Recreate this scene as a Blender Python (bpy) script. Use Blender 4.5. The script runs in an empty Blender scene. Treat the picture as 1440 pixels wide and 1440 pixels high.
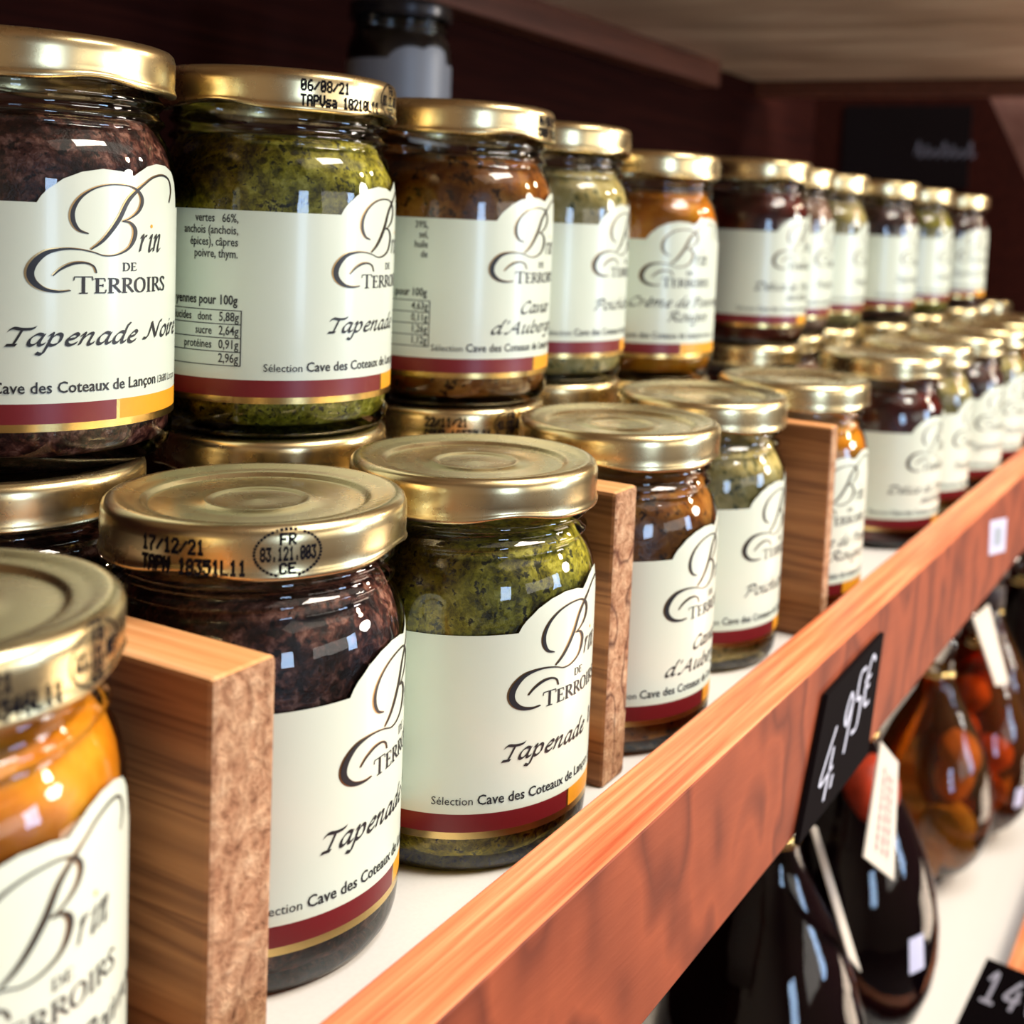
import bpy, bmesh, math, random
from mathutils import Vector, Matrix
random.seed(7)
S = 0.001                       # everything below is written in millimetres
PI = math.pi
SC = bpy.context.scene
COL = SC.collection

# ------------------------------------------------------------------ camera, world, lights, exposure
cam_d = bpy.data.cameras.new('camera')
cam = bpy.data.objects.new('camera', cam_d); COL.objects.link(cam)
RT = Vector((0.8841349, 0.4648133, 0.0474768)); UP = Vector((-0.0817802, 0.053906, 0.9951915)); FW = Vector((-0.460019, 0.8837663, -0.0856727))
m = Matrix((RT, UP, -FW)).transposed().to_4x4()
m.translation = Vector((165.84, -157.49, 148.75)) * S
cam.matrix_world = m
cam_d.sensor_width = 36; cam_d.lens = 36 * 1724.9 / 1440
cam_d.shift_x = -(871.5 - 720) / 1440; cam_d.shift_y = (457.5 - 720) / 1440
cam_d.clip_start = 0.005; cam_d.clip_end = 50
cam_d.dof.use_dof = True; cam_d.dof.focus_distance = 0.265; cam_d.dof.aperture_fstop = 16
SC.camera = cam

SC.view_settings.view_transform = 'Standard'; SC.view_settings.look = 'None'
SC.view_settings.gamma = 1; SC.view_settings.use_curve_mapping = False
SC.view_settings.exposure = 0.0
SC.cycles.max_bounces = 8; SC.cycles.transparent_max_bounces = 24; SC.cycles.glossy_bounces = 4
SC.cycles.sample_clamp_indirect = 4; SC.cycles.caustics_reflective = False; SC.cycles.caustics_refractive = False

w = bpy.data.worlds.new('world'); SC.world = w; w.use_nodes = True
w.node_tree.nodes['Background'].inputs[0].default_value = (0.9, 0.8, 0.68, 1)
w.node_tree.nodes['Background'].inputs[1].default_value = 0.35

def area(name, loc, aim, sx, sy, power, color, shape='RECTANGLE'):
    l = bpy.data.lights.new(name, 'AREA'); l.shape = shape; l.size = sx * S; l.size_y = sy * S
    l.energy = power; l.color = color
    o = bpy.data.objects.new(name, l); COL.objects.link(o); o.location = Vector(loc) * S
    o.rotation_euler = (Vector(aim) - Vector(loc)).to_track_quat('-Z', 'Y').to_euler()
    return o
area('aisle_ceiling_light', (1050, 420, 1280), (0, 200, 60), 700, 400, 27, (1.0, 0.92, 0.80))
area('overhead_light', (420, 350, 1500), (40, 250, 0), 500, 700, 15, (0.93, 0.97, 1.0))
area('added_ambient_fill', (1350, 900, 1590), (1350, 900, -1000), 1800, 3000, 18, (1.0, 0.86, 0.72))  # unseen fill added to raise the room's ambient and floor bounce
area('white_lamp', (1400, 1440, 430), (0, 100, 70), 380, 380, 12, (1.0, 0.94, 0.86), 'DISK')
area('warm_lamp', (1350, 1500, 900), (0, 150, 80), 160, 160, 7, (1.0, 0.78, 0.55), 'DISK')
area('warm_lamp', (900, 1850, 850), (0, 150, 80), 130, 130, 6, (1.0, 0.80, 0.58), 'DISK')
area('added_lid_highlight_panel', (2100, 520, 260), (0, 200, 110), 1300, 420, 4.5, (1.0, 0.95, 0.86))  # unseen soft panel added for broad highlights on the stacked lids
area('added_underside_fill', (1000, 1500, -600), (0, 750, 288), 700, 400, 6, (1.0, 0.80, 0.62))  # unseen uplight added to brighten the upper shelf's underside
area('shop_window', (1760, 990, 180), (0, 50, 100), 300, 480, 8, (0.45, 0.66, 1.0))
area('shop_window', (1700, -690, 180), (0, 350, 100), 300, 480, 8, (0.50, 0.70, 1.0))

# ------------------------------------------------------------------ materials
def mat(name):
    m = bpy.data.materials.new(name); m.use_nodes = True
    nt = m.node_tree; return m, nt, nt.nodes['Principled BSDF']
def N(nt, t, **kw):
    n = nt.nodes.new(t)
    for k, v in kw.items():
        if k in n.inputs: n.inputs[k].default_value = v
        else: setattr(n, k, v)
    return n
def coords(nt, scale=(1, 1, 1), rot=(0, 0, 0)):
    tc = N(nt, 'ShaderNodeTexCoord'); mp = N(nt, 'ShaderNodeMapping')
    mp.inputs['Scale'].default_value = scale; mp.inputs['Rotation'].default_value = rot
    nt.links.new(tc.outputs['Object'], mp.inputs['Vector']); return mp.outputs[0]
def noise(nt, vec, scale, detail=4, rough=.55, dist=0):
    n = N(nt, 'ShaderNodeTexNoise', Scale=scale, Detail=detail, Roughness=rough, Distortion=dist)
    nt.links.new(vec, n.inputs['Vector']); return n.outputs['Fac']
def ramp(nt, fac, stops):
    r = N(nt, 'ShaderNodeValToRGB'); e = r.color_ramp.elements
    while len(e) < len(stops): e.new(0.5)
    for i, (p, c) in enumerate(stops):
        e[i].position = p; e[i].color = (*c, 1)
    nt.links.new(fac, r.inputs[0]); return r.outputs[0]
def mix(nt, fac, a, b, mode='MIX'):
    n = N(nt, 'ShaderNodeMix', data_type='RGBA', blend_type=mode)
    for sock, v in ((0, fac), (6, a), (7, b)):
        if hasattr(v, 'links'): nt.links.new(v, n.inputs[sock])
        elif sock == 0: n.inputs[0].default_value = v
        else: n.inputs[sock].default_value = (*v, 1)
    return n.outputs[2]
def bump(nt, b, h, strength=.3, dist=.0005):
    n = N(nt, 'ShaderNodeBump', Strength=strength, Distance=dist)
    nt.links.new(h, n.inputs['Height']); nt.links.new(n.outputs[0], b.inputs['Normal'])
def plain(name, color, rough=.5, metal=0, spec=.5):
    m, nt, b = mat(name); b.inputs['Base Color'].default_value = (*color, 1)
    b.inputs['Roughness'].default_value = rough; b.inputs['Metallic'].default_value = metal
    b.inputs['Specular IOR Level'].default_value = spec
    v = coords(nt); f = noise(nt, v, 900, 3)
    nt.links.new(mix(nt, f, tuple(c * .93 for c in color), tuple(min(1, c * 1.05) for c in color)), b.inputs['Base Color'])
    return m
def srgb(r, g, b):
    f = lambda c: (c / 255 / 12.92) if c < 10.3 else (((c / 255) + .055) / 1.055) ** 2.4
    return (f(r), f(g), f(b))

def lid_mat():
    m, nt, b = mat('gold_lid_metal'); b.inputs['Metallic'].default_value = 1
    v = coords(nt); f = noise(nt, v, 120, 4); g = noise(nt, v, 1800, 2)
    nt.links.new(mix(nt, f, (.67, .52, .26), (.79, .65, .37)), b.inputs['Base Color'])
    rr = N(nt, 'ShaderNodeMapRange'); rr.inputs[3].default_value = .21; rr.inputs[4].default_value = .33
    nt.links.new(f, rr.inputs[0]); nt.links.new(rr.outputs[0], b.inputs['Roughness'])
    bump(nt, b, g, .06, .0001); return m
LID = lid_mat()
def glass_mat(name, tint, ior=1.5, rough=.02, body=None):
    # thin clear wall: what is behind shows through, the surface mirrors the room by its angle
    m, nt, b = mat(name); nt.nodes.remove(b)
    out = nt.nodes['Material Output']
    tr = N(nt, 'ShaderNodeBsdfTransparent'); tr.inputs[0].default_value = (*tint, 1)
    gl = N(nt, 'ShaderNodeBsdfGlossy', Roughness=rough); fr = N(nt, 'ShaderNodeFresnel', IOR=ior)
    v = coords(nt); h = noise(nt, v, 90, 2); bp = N(nt, 'ShaderNodeBump', Strength=.25, Distance=.0006)
    nt.links.new(h, bp.inputs['Height']); nt.links.new(bp.outputs[0], gl.inputs['Normal']); nt.links.new(bp.outputs[0], fr.inputs['Normal'])
    mx = N(nt, 'ShaderNodeMixShader'); nt.links.new(fr.outputs[0], mx.inputs[0])
    nt.links.new(tr.outputs[0], mx.inputs[1]); nt.links.new(gl.outputs[0], mx.inputs[2]); nt.links.new(mx.outputs[0], out.inputs[0])
    return m
GLASS = glass_mat('clear_jar_glass', (.97, .98, .96), 1.6)
BOTTLE_GLASS = glass_mat('bottle_glass', (.94, .92, .88), 1.5)
def paper():
    m, nt, b = mat('cream_label_paper'); v = coords(nt)
    f = noise(nt, v, 35, 3); g = noise(nt, v, 2500, 2)
    nt.links.new(mix(nt, f, (.65, .73, .59), (.74, .77, .64)), b.inputs['Base Color'])
    b.inputs['Roughness'].default_value = .35; b.inputs['Coat Weight'].default_value = .25; b.inputs['Coat Roughness'].default_value = .12
    bump(nt, b, g, .06, .0001); return m
PAPER = paper()
RED = plain('label_red_band', (.17, .010, .014), .35)
ORANGE = plain('label_orange_block', (.86, .36, .02), .35)
FOIL = plain('gold_foil', (.75, .55, .22), .22, 1)
FOILDARK = plain('bronze_foil_emblem', (.42, .27, .12), .3, 1)
INK = plain('black_ink', (.012, .012, .014), .45)
STAMP = plain('inkjet_stamp', (.006, .005, .008), .8, 0, .1)
WHITE_SHELF = plain('white_shelf_board', (.80, .77, .72), .35)
CHALKBOARD = plain('chalkboard_black', (.005, .003, .0035), .85, 0, .06)
CHALK = plain('chalk', (.62, .62, .72), .9)
TAG = plain('cream_tag_paper', (.78, .70, .58), .7)
TAGRED = plain('faded_red_print', (.75, .35, .33), .7)
STICKER = plain('pale_price_sticker', (.62, .62, .80), .5)
PLASTIC = plain('grey_plastic', (.40, .45, .50), .4)

def content(name, stops, scale, speck=None, speck_col=(0, 0, 0), rough=.35, stretch=(1, 1, 1), br=.5, cell=.11):
    m, nt, b = mat(name); v = coords(nt, stretch)
    f0 = noise(nt, v, scale, 6, .68, .12); vo = N(nt, 'ShaderNodeTexVoronoi', Scale=scale * 3.2); nt.links.new(v, vo.inputs['Vector'])
    sp = N(nt, 'ShaderNodeSeparateColor'); nt.links.new(vo.outputs['Color'], sp.inputs[0])
    mm = N(nt, 'ShaderNodeMath', operation='MULTIPLY_ADD'); mm.inputs[1].default_value = cell; mm.inputs[2].default_value = -cell / 2; nt.links.new(sp.outputs[0], mm.inputs[0])
    ad = N(nt, 'ShaderNodeMath', operation='ADD'); nt.links.new(f0, ad.inputs[0]); nt.links.new(mm.outputs[0], ad.inputs[1]); f = ad.outputs[0]
    c = ramp(nt, f, stops)
    if speck:
        g = noise(nt, v, speck, 3, .6, .2)
        k = ramp(nt, g, [(.0, (0, 0, 0)), (.56, (0, 0, 0)), (.64, (1, 1, 1))])
        c = mix(nt, k, c, speck_col)
    nt.links.new(c, b.inputs['Base Color']); b.inputs['Roughness'].default_value = rough
    b.inputs['Specular IOR Level'].default_value = .35
    bump(nt, b, f, br, .0012); return m
C_NOIRE = content('black_olive_paste', [(.36, (.009, .003, .004)), (.47, (.05, .014, .012)), (.56, (.19, .06, .04)), (.67, (.50, .23, .16))], 260, 420, (.008, .004, .006), .3)
C_VERTE = content('green_olive_paste', [(.34, (.04, .036, .003)), (.44, (.24, .20, .012)), (.54, (.56, .46, .03)), (.66, (.88, .76, .12))], 240, 480, (.035, .035, .01), .35)
C_AUB = content('aubergine_paste', [(.33, (.16, .04, .006)), (.5, (.42, .13, .016)), (.68, (.66, .28, .05))], 90, 300, (.06, .02, .008), .3)
C_POIS = content('chickpea_paste', [(.33, (.50, .35, .07)), (.5, (.82, .62, .20)), (.66, (.92, .78, .36))], 110, 330, (.12, .12, .03), .4)
C_POIV = content('orange_pepper_cream', [(.25, (.72, .15, .003)), (.5, (.95, .30, .01)), (.75, (1.0, .48, .04))], 70, None, rough=.3, cell=.05)
C_DEL = content('dark_red_tomato_paste', [(.3, (.03, .003, .002)), (.55, (.14, .012, .006)), (.75, (.36, .05, .015))], 90, None, rough=.3)
C_PINK = content('pinkish_paste', [(.3, (.30, .15, .09)), (.55, (.50, .28, .18)), (.75, (.62, .42, .28))], 110, 330, (.2, .08, .05), .4)

def wood(name, c_dark, c_mid, c_light, streak=(900, 14, 900), band=None, rough=.5, band_amt=.5, seed=0.0, pits=False):
    m, nt, b = mat(name); tc = N(nt, 'ShaderNodeTexCoord')
    mp = N(nt, 'ShaderNodeMapping'); mp.inputs['Scale'].default_value = streak; mp.inputs['Location'].default_value = (seed, seed, seed)
    nt.links.new(tc.outputs['Object'], mp.inputs[0])
    f = noise(nt, mp.outputs[0], 1.0, 5, .6, .3)
    c = ramp(nt, f, [(.3, c_dark), (.5, c_mid), (.68, c_light)])
    h = f
    if band:
        mp2 = N(nt, 'ShaderNodeMapping'); mp2.inputs['Scale'].default_value = band[0]; mp2.inputs['Rotation'].default_value = band[1]
        nt.links.new(tc.outputs['Object'], mp2.inputs[0])
        wv = N(nt, 'ShaderNodeTexWave', Scale=1.0, Distortion=band[2], Detail=3.0); wv.inputs['Detail Scale'].default_value = 1.2
        wv.bands_direction = band[3]; nt.links.new(mp2.outputs[0], wv.inputs[0])
        k = ramp(nt, wv.outputs['Fac'], [(.0, (0, 0, 0)), (.45, (.25, .25, .25)), (.9, (1, 1, 1))])
        c2 = mix(nt, k, c, tuple(x * (1 - band_amt) for x in c_dark))
        c = c2
    if pits:
        vv = coords(nt); g = noise(nt, vv, 900, 5, .75)
        kk = ramp(nt, g, [(.38, (0, 0, 0)), (.5, (1, 1, 1))])
        c = mix(nt, kk, tuple(x * .6 for x in c_dark), c); h = g
    nt.links.new(c, b.inputs['Base Color']); b.inputs['Roughness'].default_value = rough
    bump(nt, b, h, .35 if not pits else .9, .0004 if not pits else .0011)
    return m
RAIL_TOP = wood('orange_pine_lit_top', srgb(186, 82, 42), srgb(222, 126, 78), srgb(240, 168, 116), (420, 9, 420), None, .45)  # lighter than the rail front: light from above put into the colour
def contour_wood(name, c_light, c_mid, c_dark, scale, bands, streak, rough=.55, amt=.8, dist=.0004, rot=(0, 0, 0)):
    # growth rings cut lengthwise: level lines of a stretched noise, over fine fibres
    m, nt, b = mat(name); v = coords(nt, scale, rot); f = noise(nt, v, 1.0, 2, .45, .2)
    mu = N(nt, 'ShaderNodeMath', operation='MULTIPLY'); mu.inputs[1].default_value = bands; nt.links.new(f, mu.inputs[0])
    fr = N(nt, 'ShaderNodeMath', operation='FRACT'); nt.links.new(mu.outputs[0], fr.inputs[0])
    k = ramp(nt, fr.outputs[0], [(0, (0, 0, 0)), (.45, (amt * .45,) * 3), (.72, (amt, amt, amt)), (.86, (amt * .5,) * 3), (1, (0, 0, 0))])
    v2 = coords(nt, streak); g = noise(nt, v2, 1.0, 5, .6)
    c = mix(nt, g, c_mid, c_light); c = mix(nt, k, c, c_dark)
    nt.links.new(c, b.inputs['Base Color']); b.inputs['Roughness'].default_value = rough
    b.inputs['Specular IOR Level'].default_value = .3
    bump(nt, b, g, .35, dist); return m
RAIL_FRONT = contour_wood('orange_pine_shaded_front', srgb(166, 82, 48), srgb(146, 66, 38), srgb(92, 36, 20), (4, 24, 13), 6, (300, 40, 300), .6, .75)  # same pine as the rail top, darkened: shade put into the colour
DIV_SIDE = contour_wood('divider_pine_shaded_side', srgb(178, 122, 76), srgb(150, 98, 56), srgb(88, 48, 24), (3.5, 5, 150), 8, (60, 60, 700), .6, .7, rot=(0, .10, 0))  # darker than the block top: shade on the sides put into the colour
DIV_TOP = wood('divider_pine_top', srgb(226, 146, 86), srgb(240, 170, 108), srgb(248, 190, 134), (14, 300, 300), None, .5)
def end_grain(name, lines):
    m, nt, b = mat(name); v = coords(nt)
    f = noise(nt, v, 330, 6, .72, .4); c = ramp(nt, f, [(.30, srgb(104, 66, 46)), (.42, srgb(172, 124, 92)), (.54, srgb(200, 156, 120)), (.68, srgb(222, 184, 148))])
    if lines:
        v2 = coords(nt, (1, 60, 38), (.75, 0, 0)); g = noise(nt, v2, .8, 2, .4)
        mu = N(nt, 'ShaderNodeMath', operation='MULTIPLY'); mu.inputs[1].default_value = 7; nt.links.new(g, mu.inputs[0])
        fr = N(nt, 'ShaderNodeMath', operation='FRACT'); nt.links.new(mu.outputs[0], fr.inputs[0])
        k = ramp(nt, fr.outputs[0], [(0, (0, 0, 0)), (.78, (0, 0, 0)), (.9, (.85, .85, .85)), (1, (0, 0, 0))])
        c = mix(nt, k, c, srgb(84, 44, 36))
    nt.links.new(c, b.inputs['Base Color']); b.inputs['Roughness'].default_value = .85; b.inputs['Specular IOR Level'].default_value = .15
    bump(nt, b, f, 1.0, .0016); return m
DIV_END = end_grain('divider_end_grain', False); DIV_END2 = end_grain('divider_end_grain_lined', True)
DARK_WOOD = wood('dark_stained_wood', (.014, .0025, .0015), (.022, .0035, .002), (.032, .006, .003), (300, 10, 300), None, .9)
DARK_WOOD.node_tree.nodes['Principled BSDF'].inputs['Specular IOR Level'].default_value = .08
BEAM_WOOD = wood('red_brown_beam_wood', (.10, .03, .015), (.16, .05, .025), (.22, .07, .035), (300, 10, 300), None, .5)
UNDER = wood('shelf_underside_laminate', (.46, .32, .21), (.70, .53, .38), (.92, .76, .58), (5, 16, 5), None, .32)

# ------------------------------------------------------------------ mesh helpers
class MB:
    def __init__(s): s.v = []; s.f = []; s.mi = []
    def add(s, vs, fs, mi=0):
        o = len(s.v); s.v += [tuple(p) for p in vs]
        for f in fs: s.f.append(tuple(i + o for i in f)); s.mi.append(mi)
    def mesh(s, name, mats, smooth=False):
        me = bpy.data.meshes.new(name)
        me.from_pydata([(x * S, y * S, z * S) for x, y, z in s.v], [], s.f)
        for m_ in (mats if isinstance(mats, (list, tuple)) else [mats]): me.materials.append(m_)
        me.polygons.foreach_set('material_index', s.mi)
        if smooth: me.polygons.foreach_set('use_smooth', [True] * len(s.f))
        me.update(); return me
def link(name, me, parent=None, loc=None, rz=0):
    o = bpy.data.objects.new(name, me); COL.objects.link(o)
    if parent is not None: o.parent = parent
    if loc is not None: o.location = Vector(loc) * S
    if rz: o.rotation_euler = (0, 0, rz)
    return o
def tag(o, label=None, cat=None, group=None, kind=None):
    if label: o['label'] = label
    if cat: o['category'] = cat
    if group: o['group'] = group
    if kind: o['kind'] = kind
    return o
def lathe(prof, n=64, closed_top=False, closed_bot=False, mod=None):
    mb = MB(); vs = []
    for (r, z) in prof:
        for i in range(n):
            a = 2 * PI * i / n; rr, zz = (r, z) if mod is None else mod(r, z, a)
            vs.append((rr * math.cos(a), rr * math.sin(a), zz))
    fs = []
    for k in range(len(prof) - 1):
        for i in range(n):
            j = (i + 1) % n
            fs.append((k * n + i, k * n + j, (k + 1) * n + j, (k + 1) * n + i))
    if closed_bot: fs.append(tuple(range(n - 1, -1, -1)))
    if closed_top: fs.append(tuple((len(prof) - 1) * n + i for i in range(n)))
    mb.add(vs, fs); return mb
def bevel_box(name, lo, hi, mats, bev=.8, seg=2, pick=None, smooth=False):
    bm = bmesh.new(); bmesh.ops.create_cube(bm, size=1)
    for v in bm.verts:
        v.co = Vector([(lo[i] + hi[i]) / 2 + v.co[i] * (hi[i] - lo[i]) for i in range(3)])
    if bev: bmesh.ops.bevel(bm, geom=bm.edges[:], offset=bev, segments=seg, affect='EDGES', profile=.5)
    for f in bm.faces:
        if pick: f.material_index = pick(f.normal)
    for v in bm.verts: v.co *= S
    me = bpy.data.meshes.new(name); bm.to_mesh(me); bm.free()
    for m_ in (mats if isinstance(mats, (list, tuple)) else [mats]): me.materials.append(m_)
    return me

# ------------------------------------------------------------------ lettering
NIB = math.radians(38)
def cat_rom(pts, n=7):
    if len(pts) < 3:
        return [(pts[0][0] + (pts[1][0] - pts[0][0]) * t / n, pts[0][1] + (pts[1][1] - pts[0][1]) * t / n) for t in range(n + 1)]
    P = [pts[0]] + list(pts) + [pts[-1]]; out = []
    for i in range(1, len(P) - 2):
        p0, p1, p2, p3 = P[i - 1:i + 3]
        for k in range(n):
            t = k / n
            out.append(tuple(.5 * (2 * p1[c] + (p2[c] - p0[c]) * t + (2 * p0[c] - 5 * p1[c] + 4 * p2[c] - p3[c]) * t * t + (-p0[c] + 3 * p1[c] - 3 * p2[c] + p3[c]) * t ** 3) for c in range(len(p1))))
    out.append(tuple(pts[-1])); return out
def ribbon(mb, pts, nib_w=0, nib_a=NIB, thin=.1, widths=None, mi=0):
    vs = []; n = len(pts)
    for i, p in enumerate(pts):
        a = pts[max(0, i - 1)]; b = pts[min(n - 1, i + 1)]
        tx, ty = b[0] - a[0], b[1] - a[1]; L = math.hypot(tx, ty) or 1; nx, ny = -ty / L, tx / L
        if widths: ox, oy = nx * widths[i] / 2, ny * widths[i] / 2
        else:
            ox, oy = math.cos(nib_a) * nib_w / 2, math.sin(nib_a) * nib_w / 2
            s = 1 if ox * nx + oy * ny >= 0 else -1
            ox, oy = ox + s * nx * thin / 2, oy + s * ny * thin / 2
            if s < 0: ox, oy = -ox, -oy
        vs += [(p[0] + ox, p[1] + oy, 0), (p[0] - ox, p[1] - oy, 0)]
    mb.add(vs, [(2 * i, 2 * i + 1, 2 * i + 3, 2 * i + 2) for i in range(n - 1)], mi)
G = {  # chancery italic skeletons, x-height 1:  (advance, strokes)
 'a': (.92, [[(.62, .93), (.36, 1.0), (.1, .62), (.1, .15), (.28, .02), (.5, .3), (.68, .98)], [(.68, 1.0), (.58, .25), (.68, .02), (.88, .2)]]),
 'b': (.85, [[(.2, 1.7), (.1, .3), (.3, 0), (.58, .18), (.66, .68), (.5, .98), (.18, .6)]]),
 'c': (.7, [[(.58, .86), (.38, 1.0), (.1, .6), (.12, .15), (.34, 0), (.6, .2)]]),
 'd': (.95, [[(.62, .93), (.36, 1.0), (.1, .62), (.1, .15), (.28, .02), (.5, .3), (.66, .9)], [(.86, 1.65), (.72, 1.6), (.6, .3), (.68, .02), (.88, .2)]]),
 'e': (.72, [[(.12, .48), (.44, .6), (.55, .85), (.38, 1.0), (.1, .6), (.12, .15), (.34, 0), (.62, .22)]]),
 'g': (.9, [[(.62, .93), (.36, 1.0), (.1, .62), (.1, .2), (.28, .08), (.5, .35), (.68, .98)], [(.7, 1.0), (.55, -.4), (.25, -.7), (-.1, -.55)]]),
 'h': (.9, [[(.28, 1.7), (.16, 1.5), (.05, 0)], [(.1, .4), (.36, .9), (.56, .93), (.5, .2), (.6, 0), (.8, .2)]]),
 'i': (.46, [[(.02, .78), (.2, 1), (.1, .2), (.2, .0), (.42, .22)], [(.22, 1.38), (.3, 1.44)]]),
 'l': (.44, [[(.28, 1.7), (.14, 1.4), (.08, .2), (.2, 0), (.4, .22)]]),
 'm': (1.4, [[(.0, .8), (.16, 1), (.05, 0)], [(.08, .4), (.32, .93), (.5, .93), (.44, 0)], [(.48, .4), (.76, .93), (.98, .93), (.92, .2), (1.02, 0), (1.22, .2)]]),
 'n': (.92, [[(.0, .8), (.16, 1), (.05, 0)], [(.08, .4), (.36, .93), (.58, .93), (.5, .2), (.6, 0), (.82, .2)]]),
 'o': (.82, [[(.42, 1.0), (.12, .7), (.1, .2), (.34, 0), (.62, .3), (.64, .8), (.42, 1.0)]]),
 'p': (.9, [[(.0, .82), (.16, 1), (.04, -.6), (-.15, -.72), (-.3, -.62)], [(.08, .45), (.38, .98), (.62, .85), (.6, .25), (.32, 0), (.1, .15)]]),
 'r': (.62, [[(.0, .8), (.16, 1), (.05, 0)], [(.09, .45), (.32, .9), (.52, .95)]]),
 's': (.62, [[(.52, .9), (.3, 1.0), (.12, .8), (.42, .3), (.3, .02), (.02, .08)]]),
 't': (.56, [[(.22, 1.35), (.1, .25), (.22, 0), (.46, .2)], [(-.02, .98), (.44, 1.02)]]),
 'u': (.92, [[(.0, .8), (.16, 1), (.08, .2), (.22, 0), (.5, .4), (.64, 1)], [(.66, 1), (.58, .2), (.68, 0), (.88, .2)]]),
 'v': (.8, [[(.0, .82), (.14, 1), (.22, 0), (.6, .7), (.6, 1.0)]]),
 "'": (.35, [[(.2, 1.65), (.12, 1.25)]]), ' ': (.5, []), ',': (.4, [[(.15, .1), (.1, -.2)]]),
 'T': (.95, [[(-.15, 1.25), (.05, 1.5), (.45, 1.42), (.9, 1.45), (1.1, 1.62)], [(.5, 1.42), (.36, .2), (.22, .03)], [(.0, .02), (.5, .04)]]),
 'N': (1.4, [[(.36, 1.45), (.22, .2), (-.05, .0), (-.15, .08)], [(.3, 1.45), (.95, .02)], [(.95, .02), (1.1, 1.3), (1.35, 1.5)]]),
 'C': (1.15, [[(1.02, 1.2), (.85, 1.5), (.4, 1.3), (.12, .6), (.3, .05), (.7, .02), (.98, .3)]]),
 'A': (1.3, [[(-.2, .1), (.1, .1), (.75, 1.5)], [(.75, 1.5), (.95, .1), (1.1, .03)], [(.3, .58), (.9, .58)]]),
 'P': (1.05, [[(.32, 1.4), (.18, .1), (.02, .0)], [(-.1, 1.15), (.3, 1.5), (.85, 1.4), (.85, .85), (.4, .68)]]),
 'D': (1.35, [[(.32, 1.4), (.2, .08)], [(-.15, 1.2), (.3, 1.5), (.9, 1.4), (1.15, .8), (.8, .12), (.25, .03), (-.05, .06)]]),
 'R': (1.15, [[(.32, 1.4), (.18, .1), (.02, .0)], [(-.1, 1.15), (.3, 1.5), (.82, 1.4), (.8, .92), (.4, .74)], [(.42, .74), (.85, .08), (1.1, .02)]]),
 'V': (1.1, [[(-.1, 1.3), (.12, 1.5), (.35, .03), (.85, 1.1), (1.05, 1.5)]]),
}
ACC = {'é': ('e', [[(.36, 1.25), (.55, 1.5)]]), 'è': ('e', [[(.28, 1.5), (.45, 1.25)]]), }
def script(mb, text, x, y, xh, width=None, slant=.22):
    adv = sum(G[ACC[c][0] if c in ACC else c][0] for c in text)
    kx = (width / adv) if width else xh
    for c in text:
        base, extra = ACC.get(c, (c, []))
        a, st = G[base]
        for s_ in st + extra:
            pts = cat_rom([(x + (px + slant * py) * kx, y + py * xh) for px, py in s_], 6)
            ribbon(mb, pts, .27 * xh, NIB, .085 * xh)
        x += a * kx
SERIF = {
 'T': (.92, [[(.44, 0), (.44, 1)]], [[(.02, .97), (.86, .97)], [(.03, .97), (.0, .76)], [(.85, .97), (.88, .76)], [(.24, .02), (.64, .02)]]),
 'E': (.74, [[(.2, 0), (.2, 1)]], [[(.04, .97), (.6, .97)], [(.04, .03), (.64, .03)], [(.2, .52), (.5, .52)], [(.6, .97), (.62, .78)], [(.64, .03), (.68, .24)], [(.5, .62), (.5, .42)]]),
 'R': (.84, [[(.2, 0), (.2, 1)], [(.3, .98), (.55, .92), (.62, .74), (.52, .56), (.28, .5)], [(.38, .52), (.8, .02)]], [[(.04, .97), (.35, .97)], [(.05, .02), (.38, .02)]]),
 'O': (.95, [[(.45, 1.0), (.14, .78), (.14, .24), (.45, 0.0), (.76, .24), (.76, .78), (.45, 1.0)]], []),
 'I': (.42, [[(.2, 0), (.2, 1)]], [[(.04, .97), (.36, .97)], [(.04, .02), (.36, .02)]]),
 'S': (.62, [[(.5, .82), (.3, 1.0), (.1, .8), (.26, .54), (.48, .3), (.36, .02), (.08, .12)]], [[(.5, .95), (.5, .76)], [(.06, .26), (.06, .03)]]),
 'D': (.9, [[(.2, 0), (.2, 1)], [(.25, .98), (.6, .9), (.78, .5), (.6, .1), (.25, .02)]], [[(.04, .97), (.3, .97)], [(.04, .02), (.3, .02)]]),
}
def serif(mb, text, x, y, h, width, first=1.0):
    adv = sum(SERIF[c][0] * (first if i == 0 else 1) for i, c in enumerate(text)); k = width / adv
    for i, c in enumerate(text):
        f = first if i == 0 else 1.0; a, th, tn = SERIF[c]
        for s_ in th: ribbon(mb, cat_rom([(x + px * k * f, y + py * h * f) for px, py in s_], 5), .15 * h, 0, .06 * h)
        for s_ in tn: ribbon(mb, [(x + px * k * f, y + py * h * f) for px, py in s_], 0, 0, .075 * h)
        x += a * k * f
FCACHE = {}
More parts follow.
